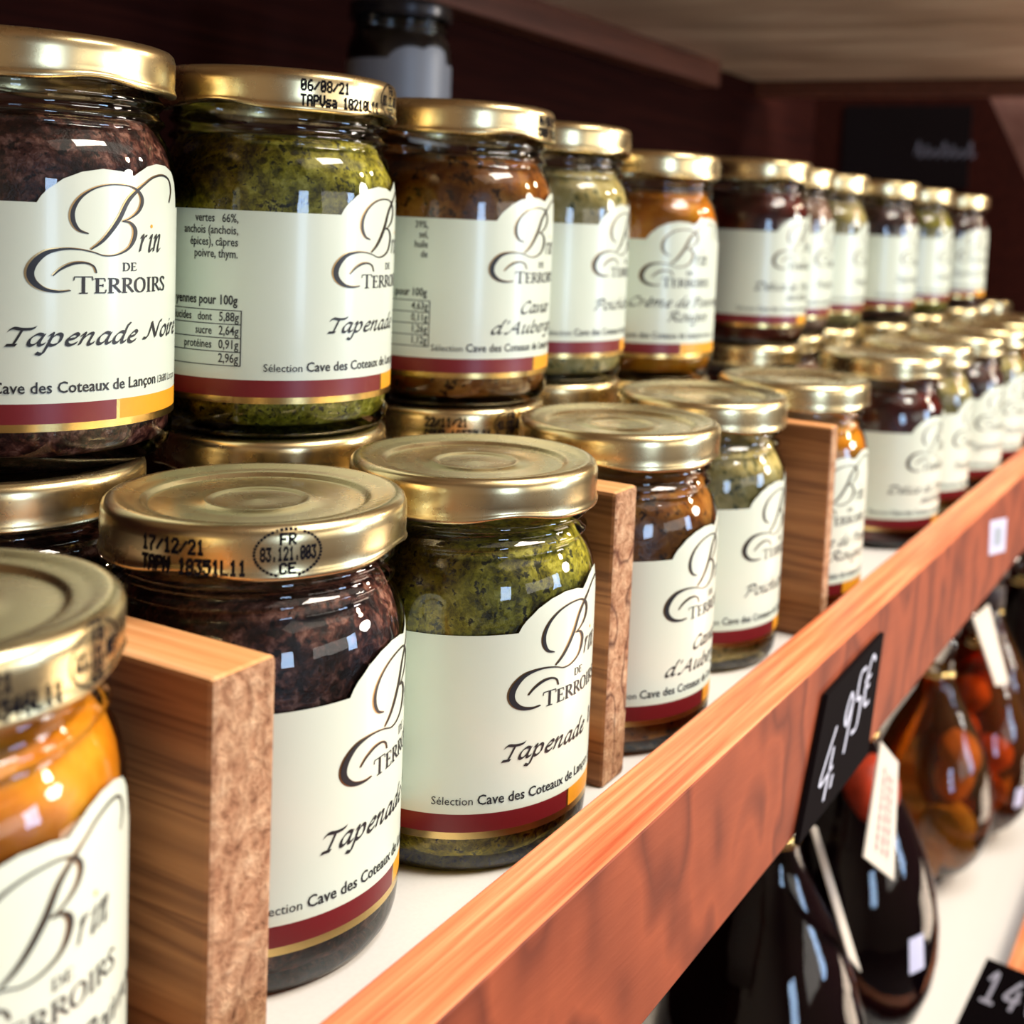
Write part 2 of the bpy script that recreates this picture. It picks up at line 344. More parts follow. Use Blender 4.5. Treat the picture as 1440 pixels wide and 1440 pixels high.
def sans(mb, text, x, y, cap, width=None, right=False, bold=0.0):
    """built-in sans face turned into flat triangles; cap = capital height in mm"""
    key = (text, bold)
    if key not in FCACHE:
        cu = bpy.data.curves.new('t', 'FONT'); cu.body = text; cu.size = 1; cu.resolution_u = 2; cu.offset = bold
        o = bpy.data.objects.new('t', cu); COL.objects.link(o)
        dg = bpy.context.evaluated_depsgraph_get(); me = bpy.data.meshes.new_from_object(o.evaluated_get(dg))
        vs = [tuple(v.co) for v in me.vertices]; fs = [tuple(p.vertices) for p in me.polygons]
        bpy.data.objects.remove(o); bpy.data.curves.remove(cu); bpy.data.meshes.remove(me)
        FCACHE[key] = (vs, fs)
    vs, fs = FCACHE[key]
    xs = [v[0] for v in vs]; x0, x1 = min(xs), max(xs)
    ky = cap / .73; kx = (width / (x1 - x0)) if width else ky * .74
    if right: x = x - (x1 - x0) * kx
    mb.add([(x + (v[0] - x0) * kx, y + v[1] * ky, 0) for v in vs], fs)
DOT = {'0': '0E11131519110E', '1': '040C040404040E', '2': '0E11010204081F', '3': '1F02040201110E', '4': '02060A121F0202', '5': '1F101E0101110E',
 '6': '0608101E11110E', '7': '1F010204080808', '8': '0E11110E11110E', '9': '0E11110F01020C', '/': '00010204081000', 'T': '1F040404040404',
 'A': '0E11111F111111', 'P': '1E11111E101010', 'N': '11111915131111', 'V': '1111111111 0A04'.replace(' ', ''), 'L': '1010101010101F', 'F': '1F10101E101010',
 'R': '1E11111E141211', 'C': '0E11101010110E', 'E': '1F10101E10101F', '.': '00000000000404', 's': '00000F100E011E', 'a': '00000E010F110F', ' ': '00000000000000', 'B': '1E11111E11111E', 'U': '1111111111110E', 'O': '0E11111111110E', 'I': '0E04040404040E'}
def dots(mb, text, x, y, h, pitch):
    py = h / 7; px = pitch / 6.3
    for c in text:
        rows = [int(DOT[c][2 * i:2 * i + 2], 16) for i in range(7)]
        for r, bits in enumerate(rows):
            for q in range(5):
                if bits >> (4 - q) & 1:
                    cx, cy = x + q * px, y + (6 - r) * py; a, b = px * .95, py * .80
                    mb.add([(cx - a, cy - b, 0), (cx + a, cy - b, 0), (cx + a, cy + b, 0), (cx - a, cy + b, 0)], [(0, 1, 2, 3)])
        x += pitch

# ------------------------------------------------------------------ jar geometry
H, HL, RB = 90.7, 10.3, 30.4
OUT = [(0, 1.6), (20, 1.2), (25, 0.2), (26.5, 0), (28.2, .7), (29.6, 2.6), (30.2, 5), (30.4, 8), (30.4, 20), (30.4, 40), (30.4, 55), (30.35, 60), (30.1, 63.5), (29.6, 66.3), (28.8, 68.8), (27.8, 70.8), (26.9, 72), (26.6, 73),
       (27.2, 73.6), (27.9, 74.3), (27.5, 75.1), (26.7, 75.8), (26.4, 77), (27.0, 77.8), (27.8, 78.6), (27.2, 79.4), (26.3, 80.4), (26.2, 84), (26.2, 88.5), (24.4, 89.2)]
def r_at(z):
    for (r0, z0), (r1, z1) in zip(OUT[5:], OUT[6:]):
        if z0 <= z <= z1: return r0 + (r1 - r0) * (z - z0) / (z1 - z0)
    return RB
GLASS_ME = lathe(OUT, 72).mesh('glass', GLASS, True)
# paste inside: keeps a wall's thickness from the glass, thicker at the heel, air ring under the lid
PASTE = [(0, 3.0), (24, 2.8), (27.4, 3.6), (29.2, 6), (29.7, 10), (29.8, 30), (29.8, 58), (29.5, 63), (28.8, 66), (27.6, 69), (26.2, 71.4), (25.4, 73.2), (24.0, 74.6), (18, 75.2), (0, 75.5)]
def paste_mesh(m_, seed):
    rnd = random.Random(seed); ph = [rnd.uniform(0, 6.28) for _ in range(6)]
    def mod(r, z, a):
        k = .22 * (math.sin(5 * a + ph[0] + z * .3) + math.sin(11 * a + ph[1] - z * .5) + math.sin(17 * a + ph[2] + z))
        return (max(0, r + min(.15, k - .3) if r > 5 else r), z)
    return lathe(PASTE, 48, mod=mod).mesh('contents', m_, True)
LIDP = [(26.6, 81.6), (28.2, 80.7), (29.3, 80.4), (30.0, 80.7), (30.15, 81.3), (29.9, 81.9), (29.75, 82.6), (29.8, 84), (29.8, 87.3), (29.75, 88.6), (29.4, 89.7), (28.7, 90.4), (27.8, 90.7), (26.9, 90.6), (25.6, 90.1),
        (24.2, 89.8), (22.7, 89.75), (22.1, 89.5), (21.6, 88.9), (21.0, 88.7), (20.2, 88.75), (15, 88.8), (11.2, 88.8), (10.6, 89.15), (9.8, 89.2), (9.2, 88.85), (8.4, 88.7), (4, 88.7), (1.6, 88.9), (0, 89)]
def lidmod(r, z, a):
    if z < 85 and r > 27:
        k = (max(0, math.cos(2 * a)) ** 6 + max(0, -math.cos(2 * a)) ** 6) * (1 - (z - 80.4) / 4.6)
        return r - .35 * k, z + 1.5 * k
    return r, z
LID_ME = lathe(LIDP, 96, mod=lidmod).mesh('lid', LID, True)

def wrap(mb, off, lim=True):
    """flat (s, z) drawing in mm -> around the jar; s = 0 faces +X"""
    out = []
    for s, z, _ in mb.v:
        r = r_at(z) + off; a = s / RB; out.append((r * math.cos(a), r * math.sin(a), z))
    mb.v = out; return mb
TOPEDGE = [(-18.4, 56), (-17.6, 57.4), (-16.57, 58.6), (-13.5, 61.0), (-9.85, 62.6), (-5.42, 63.45), (-1.01, 63.2), (2.1, 62.4), (3.44, 63.2), (6.38, 64.6), (9.86, 65.3), (14.0, 65.1), (17.5, 63.9), (19.6, 61.5), (20.5, 58), (20.9, 56)]
def top_at(s):
    if s <= -18.4 or s >= 20.9: return 56.0
    for (a, za), (b, zb) in zip(TOPEDGE, TOPEDGE[1:]):
        if a <= s <= b: return za + (zb - za) * (s - a) / (b - a)
    return 56.0
def label_mesh():
    mb = MB()
    ss = [-76 + 1.6 * i for i in range(96)]
    ss = sorted(set([s for s in ss if not -19 < s < 21.5] + [p[0] for p in TOPEDGE] + [-18.9 + .8 * i for i in range(50)] + [-1.9, -1.1]))
    ss = [s for s in ss if s <= 76]
    rows = 8
    for a, b in zip(ss, ss[1:]):
        ta, tb = top_at(a + 1e-4), top_at(b - 1e-4)
        za = [9.3, 10.9, 15.1] + [15.1 + (min(ta, 56) - 15.1) * k / 5 for k in range(1, 6)] + ([56 + (ta - 56) * k / 3 for k in range(1, 4)])
        zb = [9.3, 10.9, 15.1] + [15.1 + (min(tb, 56) - 15.1) * k / 5 for k in range(1, 6)] + ([56 + (tb - 56) * k / 3 for k in range(1, 4)])
        for k in range(len(za) - 1):
            if za[k + 1] - za[k] < 1e-5 and zb[k + 1] - zb[k] < 1e-5: continue
            mi = 3 if k == 0 else (0 if k > 1 else (1 if (a + b) / 2 < -1.9 else (3 if (a + b) / 2 < -1.1 else (2 if a < 52 else 1))))
            mb.add([(a, za[k], 0), (b, zb[k], 0), (b, zb[k + 1], 0), (a, za[k + 1], 0)], [(0, 1, 2, 3)], mi)
    # merge is not needed: smooth shading comes from the cylinder itself
    wrap(mb, .14)
    me = mb.mesh('label', [PAPER, RED, ORANGE, FOIL])
    bm = bmesh.new(); bm.from_mesh(me); bmesh.ops.remove_doubles(bm, verts=bm.verts[:], dist=1e-6)
    for f in bm.faces: f.smooth = True
    bm.to_mesh(me); bm.free(); return me
LABEL_ME = label_mesh()

SW = [(15.1, 57.04, .35), (16.2, 59.5, .5), (15.31, 62.0, .55), (12.03, 62.9, .5), (8.1, 62.3, .45), (4.92, 60.7, .6), (2.82, 59.3, .9), (.29, 56.93, 1.15), (-2.02, 52.88, 1.25), (-5.24, 48.87, .9), (-8.0, 46.77, .35)]
BL = [(-8.52, 50.02, .3), (-10.44, 50.7, .8), (-11.62, 52.59, 1.25), (-11.55, 55.0, 1.1), (-10.03, 57.48, .75), (-7.39, 59.3, .45), (-4.32, 60.19, .35), (-.97, 60.35, .35), (1.5, 59.97, .5), (3.53, 58.8, 1.0), (4.27, 57.06, 1.25), (3.25, 55.01, .9), (.97, 53.45, .4), (-1.0, 52.75, .3)]
BC = [(-1.0, 52.75, .3), (.99, 52.45, .7), (2.31, 50.96, 1.4), (2.01, 48.95, 1.3), (.45, 46.93, .7), (-2.48, 45.68, .4), (-5.2, 45.52, .3), (-7.25, 46.14, .3), (-10.17, 46.73, .35), (-13.39, 46.76, .6), (-16.48, 45.96, 1.2), (-18.64, 44.0, 1.8), (-19.48, 41.83, 2.0), (-18.83, 39.93, 1.7), (-16.87, 38.52, 1.1), (-14.22, 38.07, .6), (-11.95, 38.31, .25)]
CS = [(-15.35, 41.29, .3), (-13.81, 42.7, .6), (-11.54, 43.8, .7), (-9.19, 44.0, .5), (-7.4, 43.3, .5), (-6.8, 41.9, .4)]
def emblem_mesh():
    mb = MB()
    for st in (SW, BL, BC, CS):
        pts = cat_rom(st, 5); ribbon(mb, [(p[0] - .22, p[1] + .10) for p in pts], widths=[max(.2, p[2]) * .95 for p in pts])
    c = (7.4, 51.8); n = 10      # the dot of the i
    mb.add([(c[0] + .42 * math.cos(2 * PI * i / n), c[1] + .42 * math.sin(2 * PI * i / n), 0) for i in range(n)], [tuple(range(n))], 1)
    return wrap(mb, .20).mesh('emblem', [FOILDARK, ORANGE])
EMBLEM_ME = emblem_mesh()
def print_mesh(title, table=None):
    mb = MB()
    for st in (SW, BL, BC, CS):
        pts = cat_rom(st, 5); ribbon(mb, [p[:2] for p in pts], widths=[max(.12, p[2] * .72) for p in pts])
    for ch, x in (('r', 3.5), ('i', 6.2), ('n', 7.9)):
        for s_ in G[ch][1][:2 if ch != 'i' else 1]:
            ribbon(mb, cat_rom([(x + (px + .2 * py) * 3.3, 46.4 + py * 3.5) for px, py in s_], 6), .55, NIB, .2)
    serif(mb, 'DE', -1.0, 42.3, 1.75, 3.9)
    serif(mb, 'TERROIRS', -11.4, 37.7, 3.15, 24.6, 1.12)
    for (txt, x, y, wd) in title: script(mb, txt, x, y, 2.35, wd)
    sans(mb, 'Sélection', -36.6, 17.3, 1.95, 9.2)
    sans(mb, 'Cave des Coteaux de Lançon', -26.4, 17.3, 2.45, 36.0, bold=.012)
    sans(mb, '13680 Lançon', 10.6, 17.3, 1.75, 10.5)
    if table:
        lines, rows, xr = table
        for i, t in enumerate(lines):
            if t: sans(mb, t, xr, 53.0 - 2.85 * i, 2.15, None, True, .010)
        sans(mb, 'yennes pour 100g', xr + .2, 33.2, 2.4, None, True, .02)
        for i in range(5):
            z = 31.8 - 3.35 * i; ribbon(mb, [(xr + 1.2 - q * 1.2, z) for q in range(22)], widths=[.22] * 22)
        mb.add([(xr + 1.0, 18.4, 0), (xr + 1.25, 18.4, 0), (xr + 1.25, 31.9, 0), (xr + 1.0, 31.9, 0)], [(0, 1, 2, 3)])
        for i, (l, v) in enumerate(rows):
            sans(mb, v, xr + .6, 29.2 - 3.35 * i, 2.3, None, True, .010)
            if l: sans(mb, l, xr - 6.2, 29.2 - 3.35 * i, 2.1, None, True, .010)
    return wrap(mb, .26).mesh('printed_text', INK)
TAB1 = (['vertes   66%,', 'anchois (anchois,', 'épices), câpres', 'poivre, thym.'], [('glucides   dont', '5,88g'), ('sucre', '2,64g'), ('protéines', '0,91g'), ('', '2,96g')], -43.2)
TAB2 = (['39%,', 'sel,', 'huile', 'de'], [('', '4,63g'), ('', '0,11g'), ('', '1,26g'), ('', '1,12g')], -38.5)
P_NOIRE = print_mesh([('Tapenade', -23.9, 27.1, 27.0), ('Noire', 5.6, 27.6, 15.5)])
P_VERTE = print_mesh([('Tapenade', -21.2, 26.8, 27.0), ('Verte', 8.4, 27.2, 15.0)])
P_VERTE_T = print_mesh([('Tapenade', -21.2, 26.8, 27.0), ('Verte', 8.4, 27.2, 15.0)], TAB1)
T_AUB = [('Caviar', -9.0, 28.6, 17.5), ("d'Aubergine", -19.2, 22.6, 37)]
P_AUB = print_mesh(T_AUB)
P_AUB_T = print_mesh(T_AUB, TAB2)
P_POIS = print_mesh([('Poichichade', -18.6, 26.3, 35)])
P_POIV = print_mesh([('Crème de Poivrons', -24.5, 29.8, 51), ('Rouges', -8.2, 24.2, 21)])
P_DEL = print_mesh([('Délice de Tomates', -28.5, 27.6, 50), ('séchées', -11.0, 22.6, 21)])

def stamp_mesh(l1, l2, a0, circle=True):
    mb = MB(); R0 = 30.0; s0 = math.radians(a0) * R0
    dots(mb, l1, s0, 85.6, 2.75, 1.62); dots(mb, l2, s0, 82.0, 2.75, 1.57)
    if circle:
        cx = s0 + len(l2) * 1.57 + 7.0; cy = 85.7
        for k in range(44):
            a = 2 * PI * k / 44; b = a + 2 * PI / 44 * .8
            p = [(cx + 6.1 * math.cos(t), cy + 4.3 * math.sin(t)) for t in (a, b)]
            ribbon(mb, p, widths=[.5, .5])
        dots(mb, 'FR', cx - 1.4, 87.4, 2.1, 1.6); dots(mb, '83.121.003', cx - 4.9, 84.5, 2.5, 1.03); dots(mb, 'CE', cx - 1.4, 82.0, 2.0, 1.6)
    out = []
    for s, z, _ in mb.v:
        r = 29.8
        for (r0, z0), (r1, z1) in zip(LIDP[4:], LIDP[5:12]):
            if z0 <= z <= z1: r = r0 + (r1 - r0) * (z - z0) / (z1 - z0)
        r = max(r, 29.87 if z < 85 else 0) + .04
        a = s / R0; out.append((r * math.cos(a), r * math.sin(a), z))
    mb.v = out
    return mb.mesh('date_stamp', STAMP)

GROUP_T, GROUP_F, GROUP_B = 'jars of spread stacked on top of the back row', 'jars of spread in the front row along the rail', 'jars of spread underneath the stacked back row'
PASTES = {'noire': paste_mesh(C_NOIRE, 1), 'verte': paste_mesh(C_VERTE, 2), 'aub': paste_mesh(C_AUB, 3), 'pois': paste_mesh(C_POIS, 4), 'poiv': paste_mesh(C_POIV, 5), 'del': paste_mesh(C_DEL, 6), 'pink': paste_mesh(C_PINK, 7)}
PRINTS = {'noire': P_NOIRE, 'verte': P_VERTE, 'aub': P_AUB, 'pois': P_POIS, 'poiv': P_POIV, 'del': P_DEL, 'pink': P_POIS}
def jar(x, y, z, kind, lab_rot, lid_rot, label, group, stamp=None, prt=None, sz=1.0, scale=1.0):
    t = link('spread_jar', None, None, (x, y, z)); tag(t, label, 'jar', group)
    t.scale = (scale, scale, scale * sz)
    link('glass', GLASS_ME, t, rz=random.uniform(0, 6))
    link('contents', PASTES[kind], t, rz=random.uniform(0, 6))
    l = link('lid', LID_ME, t, rz=math.radians(lid_rot))
    if stamp:
        s_ = link('date_stamp', stamp, l, rz=-math.radians(lid_rot))
    lb = link('label', LABEL_ME, t, rz=math.radians(lab_rot))
    link('printed_text', prt or PRINTS[kind], lb); link('emblem', EMBLEM_ME, lb)
    return t

XB = -66.8
T = [ # x, y, dz, kind, label rot, lid rot, label
 (-77.6, 24.1, 0, 'noire', 0, -12, 'gold-lidded jar of black olive tapenade stacked at top left, label facing front'),
 (-65.5, 88.5, 0, 'verte', 17.5, -77, 'gold-lidded jar of green olive tapenade on the stack, lid stamped 06/08/21'),
 (-60.2, 161.8, 0, 'aub', 3, -22, 'jar of brown aubergine spread stacked beside the upper green tapenade'),
 (-68.2, 229.9, 0, 'pois', 12.3, 10, 'jar of beige chickpea spread stacked between the aubergine and orange pepper jars'),
 (-62.7, 300.3, -5, 'poiv', -27.7, 20, 'jar of bright orange pepper cream standing slightly lower in the stacked row'),
 (-66.2, 425.4, 0, 'del', -7, -40, 'stacked jar of dark red spread after the orange pepper jar'),
 (-76.0, 495, 0, 'pink', 10, 5, 'narrow visible jar of pinkish spread tucked behind the stacked dark red jar'),
 (-75.0, 557, 0, 'pois', 14, 30, 'stacked beige jar, fourth from the far end of the top row'),
 (-64.5, 637, 0, 'noire', 5, 15, 'stacked jar of dark spread, third from the far end of the top row'),
 (-66.5, 745, 0, 'verte', 5, 50, 'stacked jar of olive-green spread, second from the far end of the top row'),
 (-64.0, 860, 0, 'noire', -25, 0, 'farthest jar of the stacked top row, dark contents above its label'),
]
ST1 = stamp_mesh('06/08/21', 'TAPVsa 18218L11', -37.5)
ST2 = stamp_mesh('06/08/21', 'CAVA 18226L11', -2)
for i, (x, y, dz, k, lr, dr, lab) in enumerate(T):
    jar(x, y, H + dz, k, lr, dr, lab, GROUP_T, {1: ST1, 2: ST2}.get(i), {1: P_VERTE_T, 2: P_AUB_T}.get(i))
STB2 = stamp_mesh('22/11/21', 'CAVA 18330L11', -68)
BLAB = ['jar under the top-left black tapenade, only its gold lid showing', 'jar under the upper green tapenade, gold lid showing behind the stamped front lid',
 'jar under the stacked aubergine jar, dark lid side stamped 22/11/21', 'jar under the stacked chickpea jar, rim of gold lid showing', 'slightly short jar under the stacked orange pepper jar',
 'jar under the stacked dark red jar, wide lid showing', 'jar under the narrow pinkish stacked jar', 'jar under the fourth stacked jar from the far end', 'jar under the third stacked jar from the far end',
 'jar under the second stacked jar from the far end', 'jar under the farthest stacked jar']
for i, (x, y, dz, k, lr, dr, lab) in enumerate(T):
    bx, by = x, y
    if i == 0: bx, by = -75.5, 15.6
    jar(bx, by, 0, k, lr + random.uniform(-15, 15), random.uniform(0, 90), BLAB[i], GROUP_B, STB2 if i == 2 else None, None, 1 + dz / H)
FR = [
 (0.0, -54.3, 'poiv', 4.7, -50, 'blurred jar of orange pepper cream in the bottom left corner'),
 (-10.6, 26.5, 'noire', 23.6, 18, 'front jar of black tapenade, lid stamped 17/12/21, right of the nearest wooden block'),
 (0.8, 87.2, 'verte', 0, 52, 'front jar of green olive tapenade with plain gold lid, left of the second wooden block'),
 (1.8, 160.8, 'aub', 4.3, 10, 'front jar of brown aubergine spread, right of the second wooden block'),
 (-3.5, 232.7, 'pois', 3.3, 30, 'front jar of beige chickpea spread, left of the third wooden block'),
 (5.6, 301.8, 'poiv', -20.6, 0, 'front jar of orange pepper cream half hidden by the third wooden block'),
 (5.8, 430.2, 'del', -10.2, 60, 'front jar of dark red spread standing after the gap in the row'),
 (4.0, 505, 'pois', 5, 20, 'front jar of beige spread just beyond the dark red one'),
 (7.5, 580, 'noire', -12, 75, 'front row jar second beyond the dark red one, label half hidden by the rail'),
 (7.0, 655, 'pois', -8, 33, 'front row jar third beyond the dark red one, at right picture edge'),
 (5.0, 730, 'aub', 0, 12, 'front row jar fourth beyond the dark red one, lid only in view'),
 (5.0, 805, 'noire', 0, 12, 'farthest front row jar, blurred lid at the right picture edge'),
]
STF1 = stamp_mesh('17/12/21', 'TAPN 18351L11', -88)
STF0 = stamp_mesh('11/12/21', 'POIV 18346L11', -31)
for i, (x, y, k, lr, dr, lab) in enumerate(FR):
    jar(x, y, 0, k, lr, dr, lab, GROUP_F, {0: STF0, 1: STF1}.get(i))
for i, (x, y) in enumerate(((-66, 935), (-66, 1005))):
    jar(x, y, 0, 'pois', 0, 20, ['blurred back row jar beyond the end of the stack, lid only', 'last blurred jar of the back row near the end wall'][i], GROUP_B)

# ------------------------------------------------------------------ shelving
o = link('shelf_board', bevel_box('shelf_board', (-284, -260, -18), (41, 1148, 0), WHITE_SHELF, .6)); tag(o, 'white shelf board under the jars', 'shelf')
pick = lambda n: 0 if n.z > .5 or abs(n.x) < .2 and n.z > .2 else 1
o = link('shelf_rail', bevel_box('shelf_rail', (40.3, -260, -31), (56.5, 1148, 16.8), [RAIL_TOP, RAIL_FRONT], .7, 2, lambda n: 0 if n.z > .6 else 1)); tag(o, 'orange pine rail along the front edge of the jar shelf', 'shelf rail')
# little price-strip sticker on the rail far down
mb = MB(); mb.add([(56.7, 462, -9), (56.7, 508, -17), (56.7, 506, 1.5), (56.7, 459, 9)], [(0, 1, 2, 3)]); mb.add([(56.9, 474, -7), (56.9, 494, -10), (56.9, 493, -1), (56.9, 473, 3)], [(0, 1, 2, 3)], 1)
mb.v += [(56.45, y, z) for _, y, z in mb.v[:4]]; mb.f += [(0, 1, 9, 8), (1, 2, 10, 9), (2, 3, 11, 10), (3, 0, 8, 11)]; mb.mi += [0] * 4
o = link('price_sticker', mb.mesh('price_sticker', [STICKER, PLASTIC])); tag(o, 'small pale sticker on the orange rail near the right edge', 'sticker')

def divider(x0, x1, y0, y1, h, label, end=None):
    def pk(n): return 2 if n.x > .6 else (1 if n.z > .6 else 0)
    cx, cy = (x0 + x1) / 2, (y0 + y1) / 2
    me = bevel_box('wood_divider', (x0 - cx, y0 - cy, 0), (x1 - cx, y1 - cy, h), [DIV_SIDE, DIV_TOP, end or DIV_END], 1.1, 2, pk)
    # saw-cut roughness of the end
    o = link('wood_divider', me, None, (cx, cy, 0)); tag(o, label, 'divider block', 'wooden blocks dividing the front row'); return o
divider(-40, 24, -18.6, -4.2, 73, 'nearest wooden divider block between orange and black jars, rough sawn end')
divider(-34, 24, 117.7, 130.0, 79, 'second wooden divider block with dark diagonal grain lines on its end', DIV_END2)
divider(-34, 34.5, 263.5, 270.6, 78.5, 'third thin wooden divider block before the half-hidden orange jar')

# lower shelf
ZL = -278
o = link('lower_shelf_board', bevel_box('lower', (-284, -100, ZL - 18), (70, 1148, ZL), WHITE_SHELF, .6)); tag(o, 'pale lower shelf board under the liqueur bottles', 'shelf')
o = link('lower_shelf_rail', bevel_box('lowrail', (70, -100, ZL - 31), (86, 1148, ZL + 17), [RAIL_TOP, RAIL_FRONT], .7, 2, lambda n: 0 if n.z > .6 else 1)); tag(o, 'orange rail of the lower shelf at right picture edge', 'shelf rail')
# upper shelf
ZU = 288
o = link('upper_shelf_board', bevel_box('upper', (-284, -260, ZU), (70, 960, ZU + 18), UNDER, .6)); tag(o, 'upper shelf board seen from below with glossy underside', 'shelf')
o = link('upper_shelf_cleat', bevel_box('cleat', (-284, -260, ZU - 21), (-262, 830, ZU), BEAM_WOOD, .8)); tag(o, 'red-brown batten along the back under the upper shelf', 'batten')
o = link('upper_shelf_crosspiece', bevel_box('cross', (-284, 962, ZU - 14), (72, 984, ZU + 18), BEAM_WOOD, .8)); tag(o, 'dark crosspiece at the far end of the upper shelf', 'batten')
mb = MB(); pts = [(-72, 284), (60, 284), (60, 40), (14, 120)]
mb.add([(x, 1000, z) for x, z in pts] + [(x, 1018, z) for x, z in pts], [(0, 1, 2, 3), (7, 6, 5, 4), (0, 4, 5, 1), (1, 5, 6, 2), (2, 6, 7, 3), (3, 7, 4, 0)])
o = link('shelf_bracket', mb.mesh('shelf_bracket', wood('bracket_wood', (.30, .13, .09), (.42, .20, .15), (.52, .28, .20), (30, 30, 30)))); tag(o, 'pinkish slanted wooden bracket at the far right under the upper shelf', 'bracket')
# carcass
def struct(name, lo, hi, m_):
    o = link(name, bevel_box(name, lo, hi, m_, 0)); tag(o, kind='structure'); return o
struct('wall_back', (-320, -2000, -1000), (-284.5, 4000, 1600), DARK_WOOD)
struct('wall_shelf_end', (-284, 1150, -1000), (75, 1175, 800), DARK_WOOD)
WALLM = plain('shop_wall_plaster', (.50, .40, .31), .8); FLOORM = plain('shop_floor_tiles', (.07, .045, .035), .6)
struct('wall_opposite', (2600, -2000, -1000), (2640, 4000, 1600), WALLM)
struct('wall_near', (-320, -2040, -1000), (2640, -2000, 1600), WALLM)
struct('wall_far', (-320, 4000, -1000), (2640, 4040, 1600), WALLM)
struct('floor', (-320, -2000, -1030), (2640, 4000, -1000), FLOORM)
struct('ceiling', (-320, -2000, 1600), (2640, 4000, 1640), WALLM)

# dark chalk sign on the end wall
mb = MB(); mb.add([(-250, 1146, 198), (-114, 1146, 198), (-114, 1146, 284), (-250, 1146, 284), (-250, 1149.5, 198), (-114, 1149.5, 198), (-114, 1149.5, 284), (-250, 1149.5, 284)],
   [(0, 1, 2, 3), (4, 7, 6, 5), (0, 4, 5, 1), (1, 5, 6, 2), (2, 6, 7, 3), (3, 7, 4, 0)])
sg = link('chalk_sign', mb.mesh('chalk_sign', CHALKBOARD)); tag(sg, 'dark sign with faint grey handwriting on the far end wall', 'sign')
mb = MB()
for q in range(7): ribbon(mb, cat_rom([(-170 + q * 9, 232), (-166 + q * 9, 246 - (q % 3) * 4), (-165 + q * 9, 230), (-161 + q * 9, 234)], 5), widths=[1.6] * 16)
mb.v = [(x, 1145.6, z) for x, z, _ in mb.v]
link('handwriting', mb.mesh('handwriting', plain('faint_chalk', (.10, .10, .14), .9)), sg)

# small dark jar on a riser at the back
o = link('wooden_riser', bevel_box('riser', (-248, 255, 0), (-170, 370, 172), DARK_WOOD, 1)); tag(o, 'dark wooden riser behind the stacked jars', 'riser')
t = link('dark_jar', None, None, (-203, 313, 172)); tag(t, 'small blurred dark jar with grey label high behind the stacked jars', 'jar'); t.scale = (.8, .8, .8)
link('glass', GLASS_ME, t)
pm = PASTES['noire'].copy(); pm.materials[0] = plain('black_paste', (.006, .004, .005), .4); link('contents', pm, t)
lm = LID_ME.copy(); lm.materials[0] = plain('dark_lid', (.03, .028, .03), .25, .6); link('lid', lm, t)
gl = LABEL_ME.copy()
gm = plain('grey_label', (.30, .31, .33), .4)
for k in range(4): gl.materials[k] = gm
link('label', gl, t, rz=math.radians(-30))

# chalk price cards
def card(name, quad, nrm, text, label, tr):
    """quad: TL TR BR BL in mm; nrm outward; text drawn in the quad's own frame"""
    q = [Vector(p) for p in quad]; n = Vector(nrm).normalized(); mb = MB()
    mb.add([p for p in q] + [p - n * 1.6 for p in q], [(0, 3, 2, 1), (4, 5, 6, 7), (0, 1, 5, 4), (1, 2, 6, 5), (2, 3, 7, 6), (3, 0, 4, 7)])
    c = link(name, mb.mesh(name, CHALKBOARD)); tag(c, label, 'price card')
    mt = MB()
    for st, wd in text: ribbon(mt, cat_rom(st, 5), widths=[wd] * len(cat_rom(st, 5)))
    def at(u, v): a = q[3].lerp(q[2], u); b = q[0].lerp(q[1], u); return a.lerp(b, v) + n * .25
    mt.v = [tuple(at(x, y)) for x, y, _ in mt.v]
    link('chalk_writing', mt.mesh('chalk_writing', CHALK), c); return c
def numerals(items, wd):
    D = {'4': [[(.6, 1), (.1, .35), (.8, .4)], [(.65, .7), (.55, 0)]], ',': [[(.2, .1), (.1, -.2)]], '9': [[(.7, .8), (.4, 1), (.15, .7), (.4, .5), (.7, .85), (.55, 0)]],
         '5': [[(.8, 1), (.3, 1), (.25, .6), (.65, .5), (.6, .05), (.15, .05)]], '€': [[(.85, .85), (.5, 1), (.2, .6), (.3, .1), (.75, .05)], [(.05, .6), (.6, .62)], [(.05, .42), (.55, .44)]],
         '1': [[(.15, .7), (.45, 1), (.45, 0)], [(.1, 0), (.8, 0)]], '6': [[(.6, 1), (.2, .5), (.3, .05), (.65, .1), (.6, .45), (.25, .4)]]}
    out = []
    for ch, x, y, w_, h_ in items:
        for st in D[ch]: out.append(([(x + px * w_, y + py * h_) for px, py in st], wd))
    return out
card('price_card', [(58.8, 198, 7), (58.8, 260, 9), (58.8, 249, -31), (58.8, 178, -32)], (1, 0, 0),
     numerals([('€', .70, .50, .2, .40), ('5', .54, .40, .2, .46), ('9', .38, .32, .2, .46), (',', .33, .22, .12, .3), ('4', .12, .12, .26, .52)], .032),
     'black chalk price card hanging on the front of the orange rail', 0)
# card propped on the lower rail, facing up and out
card('price_card', [(70.9, 460.0, -214.4), (110.0, 454.0, -214.1), (98.0, 442.0, -250.1), (58.9, 448.0, -250.4)], (.1, -1, .3),
     numerals([('1', .10, .50, .24, .38), ('4', .36, .50, .26, .38), ('€', .64, .50, .26, .38)], .045), 'black chalk price card propped on the lower rail at the bottom right corner', 0)

